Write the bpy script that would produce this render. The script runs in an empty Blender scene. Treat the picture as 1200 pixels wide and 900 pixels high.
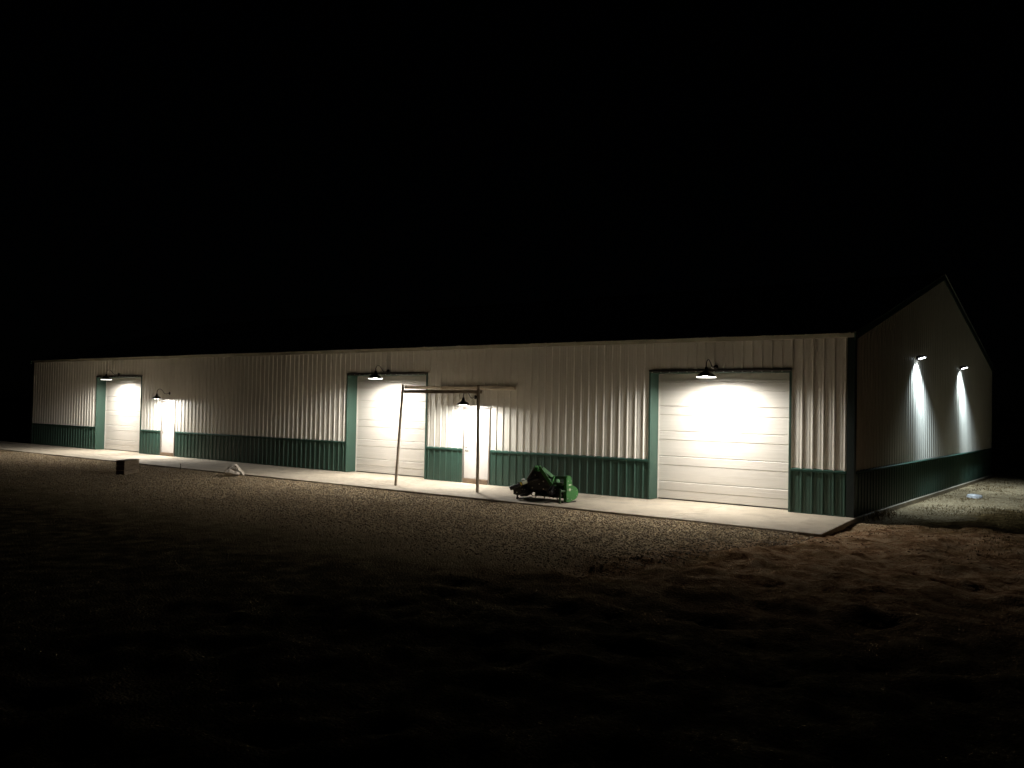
import bpy, math, random
import numpy as np
from mathutils import Vector, Matrix

random.seed(7); np.random.seed(7)
scene = bpy.context.scene
C = scene.collection
R = math.radians

# ------------------------------------------------------------------ camera
cam_data = bpy.data.cameras.new('camera'); cam = bpy.data.objects.new('camera', cam_data); C.objects.link(cam)
YAW, PITCH, ROLL = 0.6491, 0.0240, 0.0188
d_ = Vector((-math.sin(YAW)*math.cos(PITCH), math.cos(YAW)*math.cos(PITCH), math.sin(PITCH)))
r_ = Vector((math.cos(YAW), math.sin(YAW), 0)); u_ = r_.cross(d_)
r2 = math.cos(ROLL)*r_ + math.sin(ROLL)*u_; u2 = -math.sin(ROLL)*r_ + math.cos(ROLL)*u_
cam.matrix_world = Matrix(((r2.x, u2.x, -d_.x, 5.37), (r2.y, u2.y, -d_.y, -18.9688), (r2.z, u2.z, -d_.z, 2.227), (0, 0, 0, 1)))
cam_data.sensor_width = 36; cam_data.lens = 36*1023.2/1200
cam_data.clip_start = 0.1; cam_data.clip_end = 3000
scene.camera = cam

# ------------------------------------------------------------------ night sky and faint moon
world = bpy.data.worlds.new('World'); scene.world = world; world.use_nodes = True
wn = world.node_tree.nodes; wl = world.node_tree.links
sky = wn.new('ShaderNodeTexSky'); sky.sky_type = 'NISHITA'; sky.sun_disc = False
sky.sun_elevation = R(40); sky.sun_rotation = R(120)
wl.new(sky.outputs[0], wn['Background'].inputs[0]); wn['Background'].inputs[1].default_value = 0.000035
sun = bpy.data.lights.new('moon', 'SUN'); sun.energy = 0.0012; sun.angle = R(1); sun.color = (0.9, 0.95, 1)
so = bpy.data.objects.new('moon', sun); C.objects.link(so); so.rotation_euler = (R(50), 0, R(60))

scene.view_settings.view_transform = 'Standard'; scene.view_settings.look = 'None'
scene.view_settings.exposure = 0.25; scene.view_settings.gamma = 1.0; scene.view_settings.use_curve_mapping = False
scene.render.engine = 'CYCLES'
scene.cycles.use_denoising = True
scene.cycles.max_bounces = 7; scene.cycles.diffuse_bounces = 5; scene.cycles.glossy_bounces = 3
scene.cycles.sample_clamp_indirect = 4.0
scene.cycles.use_light_tree = True

LAMP_W = 335.0      # overhead door lamps, watts of light
ENTRY_W = 215.0      # entry door lamps
PACK_W = 460.0      # wall pack spots

# ------------------------------------------------------------------ materials
def mat(name, col, rough=0.6, metal=0.0, spec=0.5, noise=None, bump=None, var=0.0, coord='Object'):
    m = bpy.data.materials.new(name); m.use_nodes = True
    nt = m.node_tree; n = nt.nodes; l = nt.links; b = n['Principled BSDF']
    b.inputs['Roughness'].default_value = rough; b.inputs['Metallic'].default_value = metal
    b.inputs['Specular IOR Level'].default_value = spec
    b.inputs['Base Color'].default_value = (*col, 1)
    tc = n.new('ShaderNodeTexCoord')
    if noise:
        sc_, amt, stretch = noise
        mp = n.new('ShaderNodeMapping'); mp.inputs['Scale'].default_value = stretch
        l.new(tc.outputs[coord], mp.inputs[0])
        t = n.new('ShaderNodeTexNoise'); t.inputs['Scale'].default_value = sc_; t.inputs['Detail'].default_value = 6
        t.inputs['Roughness'].default_value = 0.65
        l.new(mp.outputs[0], t.inputs['Vector'])
        mr = n.new('ShaderNodeMapRange'); mr.inputs[1].default_value = 0.3; mr.inputs[2].default_value = 0.7
        mr.inputs[3].default_value = 1-amt; mr.inputs[4].default_value = 1+amt
        l.new(t.outputs[0], mr.inputs[0])
        mx = n.new('ShaderNodeMix'); mx.data_type = 'RGBA'; mx.blend_type = 'MULTIPLY'; mx.inputs[0].default_value = 1
        mx.inputs[6].default_value = (*col, 1); l.new(mr.outputs[0], mx.inputs[7])
        l.new(mx.outputs[2], b.inputs['Base Color'])
    if bump:
        sc_, st, stretch = bump
        mp2 = n.new('ShaderNodeMapping'); mp2.inputs['Scale'].default_value = stretch
        l.new(tc.outputs[coord], mp2.inputs[0])
        t2 = n.new('ShaderNodeTexNoise'); t2.inputs['Scale'].default_value = sc_; t2.inputs['Detail'].default_value = 5
        l.new(mp2.outputs[0], t2.inputs['Vector'])
        bp = n.new('ShaderNodeBump'); bp.inputs['Strength'].default_value = st; bp.inputs['Distance'].default_value = 0.02
        l.new(t2.outputs[0], bp.inputs['Height']); l.new(bp.outputs[0], b.inputs['Normal'])
    return m

def emis(name, col, strength):
    m = bpy.data.materials.new(name); m.use_nodes = True
    n = m.node_tree.nodes; n.clear(); e = n.new('ShaderNodeEmission'); o = n.new('ShaderNodeOutputMaterial')
    e.inputs[0].default_value = (*col, 1); e.inputs[1].default_value = strength
    m.node_tree.links.new(e.outputs[0], o.inputs[0]); return m

M = {}
M['white'] = mat('ivory_painted_steel', (0.80, 0.775, 0.70), 0.42, noise=(1.3, 0.05, (1, 1, .5)), bump=(2.2, 0.10, (1, 1, .4)))
M['green'] = mat('green_painted_steel', (0.036, 0.080, 0.060), 0.40, noise=(1.7, 0.10, (1, 1, .6)), bump=(2.5, 0.08, (1, 1, .4)))
M['roof'] = mat('galvanised_roof', (0.42, 0.43, 0.43), 0.40, metal=0.6, noise=(2, .1, (1, 1, 1)))
M['door_white'] = mat('overhead_door_paint', (0.63, 0.595, 0.54), 0.5, noise=(1.2, 0.05, (.6, 1, 6)), bump=(1.0, 0.35, (0.25, 1, 34)))
M['leaf_white'] = mat('entry_door_paint', (0.74, 0.71, 0.67), 0.45, noise=(2, .03, (1, 1, 1)))
M['trim_dark'] = mat('near_black_green_trim', (0.008, 0.018, 0.016), 0.5, noise=(3, .2, (1, 1, 1)))
M['pale_wood'] = mat('new_pale_lumber', (0.58, 0.49, 0.38), 0.8, noise=(6, .2, (6, 6, 1)))
M['eave'] = mat('stone_coloured_eave_trim', (0.33, 0.31, 0.245), 0.5, noise=(2, .08, (1, 1, 1)))
M['green_cap'] = mat('green_cap_trim', (0.030, 0.080, 0.060), 0.75, spec=.2, noise=(3, .1, (1, 1, 1)))
M['head'] = mat('shaded_head_trim', (0.022, 0.018, 0.016), 0.5, noise=(3, .2, (1, 1, 1)))  # head trim coloured nearly black for the shade above the lamps
M['frame_grey'] = mat('entry_frame_paint', (0.20, 0.18, 0.155), 0.5, noise=(3, .1, (1, 1, 1)))
M['thresh'] = mat('threshold_timber', (0.20, 0.14, 0.09), 0.8, noise=(9, .3, (1, 4, 4)))
M['rubber'] = mat('black_rubber', (0.015, 0.015, 0.015), 0.75)
M['bronze'] = mat('dark_bronze_enamel', (0.022, 0.017, 0.014), 0.28, noise=(6, .2, (1, 1, 1)))
M['enamel'] = mat('white_enamel', (0.85, 0.85, 0.83), 0.35)
M['steel'] = mat('brushed_steel', (0.45, 0.45, 0.44), 0.3, metal=1.0)
M['wood'] = mat('weathered_timber', (0.34, 0.28, 0.215), 0.85, noise=(6, .35, (6, 6, 1.0)), bump=(14, .4, (6, 6, .6)))
M['oldwood'] = mat('grey_brown_planks', (0.24, 0.185, 0.125), 0.9, noise=(7, .35, (1, 1, 5)), bump=(12, .5, (1, 1, 6)))
M['shadewood'] = mat('shaded_end_planks', (0.06, 0.032, 0.022), 0.85, noise=(7, .35, (1, 1, 5)))  # same planks, with the shade of the end face put into the colour
M['sack'] = mat('pale_woven_sack', (0.55, 0.48, 0.40), 0.8, noise=(9, .18, (1, 1, 1)), bump=(25, .5, (1, 1, 1)))
M['plastic_white'] = mat('white_plastic', (0.75, 0.75, 0.78), 0.4, noise=(12, .08, (1, 1, 1)))
M['impl_green'] = mat('implement_green_paint', (0.035, 0.17, 0.035), 0.62, noise=(14, .22, (1, 1, 1)))
M['impl_dark'] = mat('implement_dark_green', (0.04, 0.085, 0.045), 0.4, noise=(14, .3, (1, 1, 1)))
M['impl_black'] = mat('implement_black_paint', (0.018, 0.016, 0.018), 0.33, noise=(14, .4, (1, 1, 1)), bump=(30, .3, (1, 1, 1)))
M['tine'] = mat('worn_tine_steel', (0.05, 0.045, 0.04), 0.4, metal=0.7, noise=(18, .4, (1, 1, 1)))
M['decal'] = mat('pale_decal', (0.7, 0.72, 0.55), 0.5)
M['yellow'] = mat('yellow_decal', (0.55, 0.42, 0.05), 0.5)
M['fence_wood'] = mat('fence_timber', (0.09, 0.075, 0.06), 0.9, noise=(8, .3, (4, 4, 1)))
M['fence_pipe'] = mat('galvanised_rail', (0.35, 0.36, 0.34), 0.45, metal=.6)
M['dirtclod'] = mat('dirt_clod', (0.27, 0.17, 0.10), 1.0, noise=(9, .3, (1, 1, 1)), bump=(18, .8, (1, 1, 1)))

def concrete():
    m = mat('broom_finished_concrete', (0.42, 0.375, 0.315), 0.88, bump=(90, .12, (1, 1, 1)))
    nt = m.node_tree; n = nt.nodes; l = nt.links; b = n['Principled BSDF']; tc = n['Texture Coordinate']
    a = n.new('ShaderNodeTexNoise'); a.inputs['Scale'].default_value = 0.9; a.inputs['Detail'].default_value = 8; a.inputs['Roughness'].default_value = .62
    f = n.new('ShaderNodeTexNoise'); f.inputs['Scale'].default_value = 60; f.inputs['Detail'].default_value = 3
    st = n.new('ShaderNodeTexNoise'); st.inputs['Scale'].default_value = 2.3; st.inputs['Detail'].default_value = 5; st.inputs['Distortion'].default_value = .6
    ge = n.new('ShaderNodeNewGeometry')
    for t in (a, f, st): l.new(ge.outputs['Position'], t.inputs['Vector'])
    cr = n.new('ShaderNodeValToRGB'); cr.color_ramp.elements[0].position = .3; cr.color_ramp.elements[1].position = .72
    cr.color_ramp.elements[0].color = (0.36, 0.305, 0.23, 1); cr.color_ramp.elements[1].color = (0.54, 0.475, 0.375, 1)
    l.new(a.outputs[0], cr.inputs[0])
    mr = n.new('ShaderNodeMapRange'); mr.inputs[1].default_value = .35; mr.inputs[2].default_value = .65; mr.inputs[3].default_value = .9; mr.inputs[4].default_value = 1.1
    l.new(f.outputs[0], mr.inputs[0])
    ms = n.new('ShaderNodeMapRange'); ms.inputs[1].default_value = .52; ms.inputs[2].default_value = .75; ms.inputs[3].default_value = 1; ms.inputs[4].default_value = .72
    l.new(st.outputs[0], ms.inputs[0])
    mu = n.new('ShaderNodeMath'); mu.operation = 'MULTIPLY'; l.new(mr.outputs[0], mu.inputs[0]); l.new(ms.outputs[0], mu.inputs[1])
    mx = n.new('ShaderNodeMix'); mx.data_type = 'RGBA'; mx.blend_type = 'MULTIPLY'; mx.inputs[0].default_value = 1
    l.new(cr.outputs[0], mx.inputs[6]); l.new(mu.outputs[0], mx.inputs[7]); l.new(mx.outputs[2], b.inputs['Base Color'])
    return m
M['concrete'] = concrete()

def ground_mat():
    m = bpy.data.materials.new('gravel_and_dirt_ground'); m.use_nodes = True
    nt = m.node_tree; n = nt.nodes; l = nt.links; b = n['Principled BSDF']
    b.inputs['Roughness'].default_value = 0.95; b.inputs['Specular IOR Level'].default_value = 0.0
    ge = n.new('ShaderNodeNewGeometry'); P = ge.outputs['Position']
    def noise(s, d=5, r=.6, dist=0):
        t = n.new('ShaderNodeTexNoise'); t.inputs['Scale'].default_value = s; t.inputs['Detail'].default_value = d
        t.inputs['Roughness'].default_value = r; t.inputs['Distortion'].default_value = dist; l.new(P, t.inputs['Vector']); return t.outputs[0]
    def ramp(src, stops):
        c = n.new('ShaderNodeValToRGB'); e = c.color_ramp.elements
        while len(e) < len(stops): e.new(.5)
        for k, (p, col) in enumerate(stops): e[k].position = p; e[k].color = (*col, 1)
        l.new(src, c.inputs[0]); return c.outputs[0]
    def mixc(f, a, c_):
        x = n.new('ShaderNodeMix'); x.data_type = 'RGBA'
        l.new(f, x.inputs[0]); l.new(a, x.inputs[6]); l.new(c_, x.inputs[7]); return x.outputs[2]
    def mth(op, a, c_, cl=False):
        x = n.new('ShaderNodeMath'); x.operation = op; x.use_clamp = cl
        for k, s in enumerate((a, c_)):
            if isinstance(s, (int, float)): x.inputs[k].default_value = s
            else: l.new(s, x.inputs[k])
        return x.outputs[0]
    vo = n.new('ShaderNodeTexVoronoi'); vo.inputs['Scale'].default_value = 34; l.new(P, vo.inputs['Vector'])
    sep = n.new('ShaderNodeSeparateColor'); l.new(vo.outputs['Color'], sep.inputs[0])
    gravel = ramp(sep.outputs[0], [(0.0, (0.19, 0.135, 0.08)), (.35, (0.38, 0.29, 0.18)), (.7, (0.53, 0.42, 0.27)), (1, (0.70, 0.60, 0.43))])
    big = ramp(noise(.55, 6), [(.3, (.72, .70, .66)), (.7, (1.15, 1.12, 1.08))])
    x = n.new('ShaderNodeMix'); x.data_type = 'RGBA'; x.blend_type = 'MULTIPLY'; x.inputs[0].default_value = 1
    l.new(gravel, x.inputs[6]); l.new(big, x.inputs[7]); gravel = x.outputs[2]
    dirt = ramp(noise(3.4, 10, .74, .4), [(.36, (0.09, 0.045, 0.022)), (.47, (0.34, 0.20, 0.11)), (.62, (0.60, 0.43, 0.27))])
    dry = ramp(noise(5, 9, .75, .5), [(.36, (0.035, 0.021, 0.009)), (.5, (0.15, 0.098, 0.042)), (.64, (0.29, 0.195, 0.09))])
    turf = ramp(noise(4, 8, .7), [(.3, (0.030, 0.040, 0.012)), (.7, (0.10, 0.115, 0.040))])
    sx = n.new('ShaderNodeSeparateXYZ'); l.new(P, sx.inputs[0]); X, Y = sx.outputs[0], sx.outputs[1]
    w = mth('MULTIPLY', mth('SUBTRACT', noise(.7, 5), .5), 3.0)
    # gravel apron ends a little short of the building corner, dirt beyond
    edge = mth('ADD', mth('SUBTRACT', X, mth('MULTIPLY', mth('ADD', Y, 3.4), .30)), w)
    f1 = mth('MULTIPLY', mth('ADD', edge, 0.9), .9, True)
    # dry grass away from the slab
    f2 = mth('MULTIPLY', mth('ADD', mth('MULTIPLY', mth('SUBTRACT', Y, -.5), .6), w), 1, True)
    f2b = mth('MULTIPLY', mth('SUBTRACT', noise(.9, 6, .7), .5), 6, True)
    f3 = mth('MULTIPLY', mth('SUBTRACT', -37.5, X), 1.5, True)
    c0 = mixc(f2, mixc(mth('MULTIPLY', f2b, .7), dirt, dry), dry)
    col = mixc(f1, gravel, c0)
    soil = ramp(noise(3.1, 9, .7), [(.32, (0.030, 0.024, 0.013)), (.5, (0.10, 0.080, 0.046)), (.66, (0.24, 0.195, 0.115))])  # foreground soil coloured darker to imitate lamplight dying out with distance
    far_dark = mth('MULTIPLY', mth('ADD', mth('SUBTRACT', -6.8, Y), mth('MULTIPLY', w, .8)), .24, True)
    col = mixc(far_dark, col, soil)
    f3 = mth('MULTIPLY', f3, mth('MULTIPLY', mth('ADD', Y, 1.4), 1.2, True))
    col = mixc(f3, col, turf)
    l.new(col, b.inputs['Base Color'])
    # relief
    h = mth('ADD', mth('MULTIPLY', vo.outputs['Distance'], -0.8), mth('MULTIPLY', noise(14, 8, .7), .9))
    h = mth('ADD', h, mth('MULTIPLY', mth('MULTIPLY', noise(5.5, 8, .7, .3), f1), 1.3))
    bp = n.new('ShaderNodeBump'); bp.inputs['Strength'].default_value = .9; bp.inputs['Distance'].default_value = .035
    l.new(h, bp.inputs['Height']); l.new(bp.outputs[0], b.inputs['Normal'])
    return m
M['ground'] = ground_mat()

def island_mat(name, stops, rough=.9):
    m = bpy.data.materials.new(name); m.use_nodes = True; n = m.node_tree.nodes; l = m.node_tree.links
    b = n['Principled BSDF']; b.inputs['Roughness'].default_value = rough
    g = n.new('ShaderNodeNewGeometry'); c = n.new('ShaderNodeValToRGB'); e = c.color_ramp.elements
    while len(e) < len(stops): e.new(.5)
    for k, (p, col) in enumerate(stops): e[k].position = p; e[k].color = (*col, 1)
    l.new(g.outputs['Random Per Island'], c.inputs[0]); l.new(c.outputs[0], b.inputs['Base Color']); return m
M['stone'] = island_mat('gravel_stone', [(0, (.16, .115, .07)), (.4, (.34, .26, .165)), (.8, (.48, .38, .255)), (1, (.65, .56, .43))])
M['blade'] = island_mat('dry_grass_blade', [(0, (.07, .048, .018)), (.5, (.17, .113, .045)), (1, (.32, .22, .10))])
M['blade_green'] = island_mat('green_grass_blade', [(0, (.03, .045, .012)), (.6, (.08, .10, .03)), (1, (.17, .17, .07))])

# ------------------------------------------------------------------ mesh helpers
class MB:
    def __init__(s): s.v = []; s.f = []; s.sm = []
    def add(s, vs, fs, smooth=False):
        o = len(s.v); s.v += [tuple(p) for p in vs]; s.f += [tuple(i+o for i in f) for f in fs]; s.sm += [smooth]*len(fs); return s
    def box(s, a, b, ch=0.0, mtx=None):
        (x0, y0, z0), (x1, y1, z1) = a, b
        if ch <= 0:
            vs = [(x0,y0,z0),(x1,y0,z0),(x1,y1,z0),(x0,y1,z0),(x0,y0,z1),(x1,y0,z1),(x1,y1,z1),(x0,y1,z1)]
            fs = [(0,3,2,1),(4,5,6,7),(0,1,5,4),(1,2,6,5),(2,3,7,6),(3,0,4,7)]
        else:
            c = min(ch, (x1-x0)*.45, (y1-y0)*.45, (z1-z0)*.45)
            vs = []
            for z, i in ((z0, c), (z0+c, 0), (z1-c, 0), (z1, c)):
                xa, xb, ya, yb = x0+i, x1-i, y0+i, y1-i
                k = c if i == 0 else c*.5
                vs += [(xa+k,ya,z),(xb-k,ya,z),(xb,ya+k,z),(xb,yb-k,z),(xb-k,yb,z),(xa+k,yb,z),(xa,yb-k,z),(xa,ya+k,z)]
            fs = [tuple(range(7,-1,-1)), tuple(range(24,32))]
            for r in range(3):
                for k in range(8): fs.append((r*8+k, r*8+(k+1)%8, r*8+8+(k+1)%8, r*8+8+k))
        if mtx is not None: vs = [mtx @ Vector(p) for p in vs]
        return s.add(vs, fs)
    def tube(s, pts, rad, n=10, cap=True, smooth=True):
        pts = [Vector(p) for p in pts]; rs = rad if isinstance(rad, (list, tuple)) else [rad]*len(pts)
        vs = []; fs = []
        t = (pts[1]-pts[0]).normalized(); up = Vector((0,0,1)) if abs(t.z) < .9 else Vector((1,0,0))
        nrm = t.cross(up).normalized()
        for i, p in enumerate(pts):
            t = ((pts[min(i+1, len(pts)-1)]-p).normalized() + (p-pts[max(i-1, 0)]).normalized())
            t = t.normalized()
            nrm = (nrm - t*nrm.dot(t)).normalized(); bn = t.cross(nrm)
            for k in range(n):
                a = 2*math.pi*k/n; vs.append(p + (nrm*math.cos(a)+bn*math.sin(a))*rs[i])
        for i in range(len(pts)-1):
            for k in range(n): fs.append((i*n+k, i*n+(k+1)%n, (i+1)*n+(k+1)%n, (i+1)*n+k))
        s.add(vs, fs, smooth)
        if cap:
            s.add(vs[:n], [tuple(range(n-1,-1,-1))]); s.add(vs[-n:], [tuple(range(n))])
        return s
    def lathe(s, prof, n=28, c=(0,0,0), smooth=True, close=False):
        vs = []; fs = []
        for r, z in prof:
            for k in range(n):
                a = 2*math.pi*k/n; vs.append((c[0]+r*math.cos(a), c[1]+r*math.sin(a), c[2]+z))
        for i in range(len(prof)-1):
            for k in range(n): fs.append((i*n+k, i*n+(k+1)%n, (i+1)*n+(k+1)%n, (i+1)*n+k))
        return s.add(vs, fs, smooth)
    def prism_yz(s, poly, x0, x1):
        n = len(poly); vs = [(x0, y, z) for y, z in poly]+[(x1, y, z) for y, z in poly]
        fs = [tuple(range(n-1,-1,-1)), tuple(range(n, 2*n))]+[(k, (k+1)%n, n+(k+1)%n, n+k) for k in range(n)]
        return s.add(vs, fs)
    def prism_xz(s, poly, y0, y1):
        n = len(poly); vs = [(x, y0, z) for x, z in poly]+[(x, y1, z) for x, z in poly]
        fs = [tuple(range(n)), tuple(range(2*n-1, n-1, -1))]+[((k+1)%n, k, n+k, n+(k+1)%n) for k in range(n)]
        return s.add(vs, fs)
    def mesh(s, name, m):
        me = bpy.data.meshes.new(name); me.from_pydata(s.v, [], s.f)
        me.polygons.foreach_set('use_smooth', s.sm); me.materials.append(M[m] if isinstance(m, str) else m); me.update(); return me
    def build(s, name, m, parent=None, loc=None):
        return link(name, s.mesh(name, m), parent, loc)

def link(name, me, parent=None, loc=None):
    o = bpy.data.objects.new(name, me); C.objects.link(o)
    if parent: o.parent = parent
    if loc: o.location = loc
    return o
def tag(o, label=None, cat=None, group=None, kind=None):
    if label: o['label'] = label
    if cat: o['category'] = cat
    if group: o['group'] = group
    if kind: o['kind'] = kind
    return o
def empty(name, loc=(0,0,0), rz=0):
    o = bpy.data.objects.new(name, None); C.objects.link(o); o.location = loc; o.rotation_euler = (0,0,rz); o.empty_display_size = .2; return o

def vnoise(x, y, seed):
    r = np.random.RandomState(seed); g = r.rand(64, 64)
    xi = np.floor(x).astype(int); yi = np.floor(y).astype(int); fx = x-xi; fy = y-yi
    fx = fx*fx*(3-2*fx); fy = fy*fy*(3-2*fy)
    a = g[xi % 64, yi % 64]; b = g[(xi+1) % 64, yi % 64]; c = g[xi % 64, (yi+1) % 64]; d = g[(xi+1) % 64, (yi+1) % 64]
    return (a*(1-fx)+b*fx)*(1-fy)+(c*(1-fx)+d*fx)*fy - .5

# ------------------------------------------------------------------ building numbers (metres; right front corner at the origin)
L, W, EAVE, APEX = -37.15, 17.46, 3.9, 6.24
WZ = 0.965
GD = [(-4.775, -1.35), (-15.56, -12.17), (-31.205, -27.71)]     # overhead doors
PD = [(-10.73, -9.745), (-26.21, -25.235)]                      # entry doors
GH, PH, JD = 3.08, 2.13, 0.40
SLAB_Y = -2.86

# ------------------------------------------------------------------ ground
def gheight(x, y):
    dirt = 1/(1+np.exp(-3*((x-.30*(y+3.4))+.4)))
    z = -0.085 + .05*np.exp(-np.abs(y-SLAB_Y)/.5)*(x < 0) + .018*vnoise(x*.8, y*.8, 1) + .012*vnoise(x*2.3, y*2.3, 2) + .010*vnoise(x*6.5, y*6.5, 3)
    z = z + dirt*(.085*vnoise(x*.9+7, y*1.3, 4)+.09*vnoise(x*2.4, y*3.1, 5)+.07*vnoise(x*5.2, y*5.6, 6))
    # dug-out soil heaped beside the slab corner
    z = z + .07*np.exp(-(((x-1.6)/1.1)**2+((y+2.2)/1.5)**2)) + .05*np.exp(-(((x-2.6)/.8)**2+((y+.3)/1.0)**2))
    z = z - .05*np.exp(-(((x-.45)/.35)**2+((y+1.6)/1.6)**2))
    under = (x < .45) & (y > SLAB_Y-.3) & (x > -48) & (y < .3)
    z = np.where(under, np.minimum(z, -.022), z)
    z = np.where(under & (y > SLAB_Y+.1) & (x < .1), -.06, z)
    inside = (x < .0) & (x > L) & (y > -.3) & (y < W)
    z = np.where(inside, -.35, z)
    gab = (x > -.05) & (x < .9) & (y > .1) & (y < W)
    z = np.where(gab, np.minimum(z, -.035 - .05*np.clip(x/.9, 0, 1)), z)
    return z
def axis(fa, fb, step, far):
    out = list(np.arange(fa, fb+1e-6, step)); s = step; a = fa
    lo = []
    while a > -far: s *= 1.35; a -= s; lo.append(a)
    s = step; a = out[-1]; hi = []
    while a < far: s *= 1.35; a += s; hi.append(a)
    return np.array(lo[::-1]+out+hi)
gx = axis(-45, 12, .13, 900); gy = axis(-17, 20, .13, 900)
GX, GY = np.meshgrid(gx, gy, indexing='ij'); GZ = gheight(GX, GY)
me = bpy.data.meshes.new('ground'); nx, ny = len(gx), len(gy)
me.vertices.add(nx*ny); me.vertices.foreach_set('co', np.stack([GX, GY, GZ], -1).reshape(-1).astype(np.float32))
idx = np.arange(nx*ny).reshape(nx, ny)
q = np.stack([idx[:-1,:-1], idx[1:,:-1], idx[1:,1:], idx[:-1,1:]], -1).reshape(-1, 4)
me.loops.add(q.size); me.loops.foreach_set('vertex_index', q.reshape(-1).astype(np.int32))
me.polygons.add(len(q)); me.polygons.foreach_set('loop_start', np.arange(0, q.size, 4, dtype=np.int32))
me.polygons.foreach_set('use_smooth', np.ones(len(q), bool))
me.update(calc_edges=True); me.materials.append(M['ground'])
tag(link('ground', me), 'brown gravel yard with bare dirt and dry grass', 'ground', kind='structure')

# concrete walkway: bed with separate slabs and open joints
bed = MB().box((-47, SLAB_Y+.02, -.20), (.04, -.012, -.035)).build('concrete_walkway', 'concrete')
tag(bed, 'pale concrete walkway along the front wall', 'walkway', kind='structure')
xs = [.2]; 
while xs[-1] > -46: xs.append(xs[-1]-3.05)
for k in range(len(xs)-1):
    a, b = xs[k+1]+.004, xs[k]-.004
    dz = random.uniform(-.003, .003)
    fr = [(a, SLAB_Y), (b, SLAB_Y), (b, -.002), (a, -.002)]
    if k == 0: fr = [(a, SLAB_Y), (.30, SLAB_Y-.10), (.07, -.002), (a, -.002)]
    m_ = MB(); c = .012
    cx = sum(p[0] for p in fr)/4; cy = sum(p[1] for p in fr)/4
    def inset(p): return (p[0]+math.copysign(c, cx-p[0]), p[1]+math.copysign(c, cy-p[1]))
    vs = [(x, y, -.16) for x, y in fr]+[(x, y, -.010+dz) for x, y in fr]+[(*inset(p), dz) for p in fr]
    fs = [(3,2,1,0), (8,9,10,11)]+[(r*4+i, r*4+(i+1) % 4, r*4+4+(i+1) % 4, r*4+4+i) for r in range(2) for i in range(4)]
    m_.add(vs, fs); m_.build('slab', 'concrete', bed)

# gravel stones lying on the yard
def scatter_mesh(name, pts, sizes, base_v, base_f, m, squash=(1,1,.6), smooth=False):
    n = len(pts); bv = np.array(base_v); bf = np.array(base_f); k = len(bv)
    ang = np.random.rand(n)*2*np.pi; ca, sa = np.cos(ang), np.sin(ang)
    jit = 1+(np.random.rand(n, k, 3)-.5)*.5
    v = bv[None]*jit*np.array(squash)[None, None]*sizes[:, None, None]
    x = v[...,0]*ca[:,None]-v[...,1]*sa[:,None]; y = v[...,0]*sa[:,None]+v[...,1]*ca[:,None]
    v = np.stack([x, y, v[...,2]], -1)+pts[:,None,:]
    f = (bf[None]+(np.arange(n)*k)[:,None,None]).reshape(-1, bf.shape[1])
    me = bpy.data.meshes.new(name); me.vertices.add(n*k); me.vertices.foreach_set('co', v.reshape(-1).astype(np.float32))
    me.loops.add(f.size); me.loops.foreach_set('vertex_index', f.reshape(-1).astype(np.int32))
    me.polygons.add(len(f)); me.polygons.foreach_set('loop_start', np.arange(0, f.size, f.shape[1], dtype=np.int32))
    me.update(calc_edges=True); me.materials.append(M[m]); return link(name, me)
OCT_V = [(1,0,0),(-1,0,0),(0,1,0),(0,-1,0),(0,0,1),(0,0,-1)]
OCT_F = [(0,2,4),(2,1,4),(1,3,4),(3,0,4),(2,0,5),(1,2,5),(3,1,5),(0,3,5)]
n = 95000
sx = .2-(np.random.rand(n)**1.15)*32; sy = SLAB_Y-.05-(np.random.rand(n)**1.25)*8.5
keep = (sx-.30*(sy+3.4)+2.2*vnoise(sx*.7+3, sy*.7, 8)) < .2
keep &= np.random.rand(n) < np.clip((sy+9.3)/2.5, .02, 1)
sx, sy = sx[keep], sy[keep]; sz = gheight(sx, sy)
size = .008+.018*np.random.rand(len(sx))**2.2
st = scatter_mesh('gravel', np.stack([sx, sy, sz+size*.2], -1), size, OCT_V, OCT_F, 'stone')
tag(st, 'loose tan gravel stones spread over the yard', 'gravel', kind='stuff')

# ------------------------------------------------------------------ metal building
B = empty('metal_building', (0, 0, 0))
tag(B, 'long ivory metal shop building with dark green wainscot and overhead doors', 'building')
RP = 0.2286; SW = 4*RP
def profile(u0, u1):
    pts = []
    k0 = int(math.floor(u0/RP))-1; k1 = int(math.ceil(u1/RP))+1
    for k in range(k0, k1+1):
        r = RP*.5+k*RP
        pts += [(r-.025, 0), (r-.009, .023), (r+.009, .023), (r+.025, 0)]
        for mm in (r+.076, r+.152): pts += [(mm-.011, 0), (mm-.004, .0035), (mm+.004, .0035), (mm+.011, 0)]
    pts.sort()
    def d(u):
        for (a, da), (b, db) in zip(pts, pts[1:]):
            if a <= u <= b: return da+(db-da)*(u-a)/(b-a) if b > a else da
        return 0
    mid = [p for p in pts if u0+1e-5 < p[0] < u1-1e-5]
    return [(u0, d(u0))]+mid+[(u1, d(u1))]
cache = {}
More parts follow.
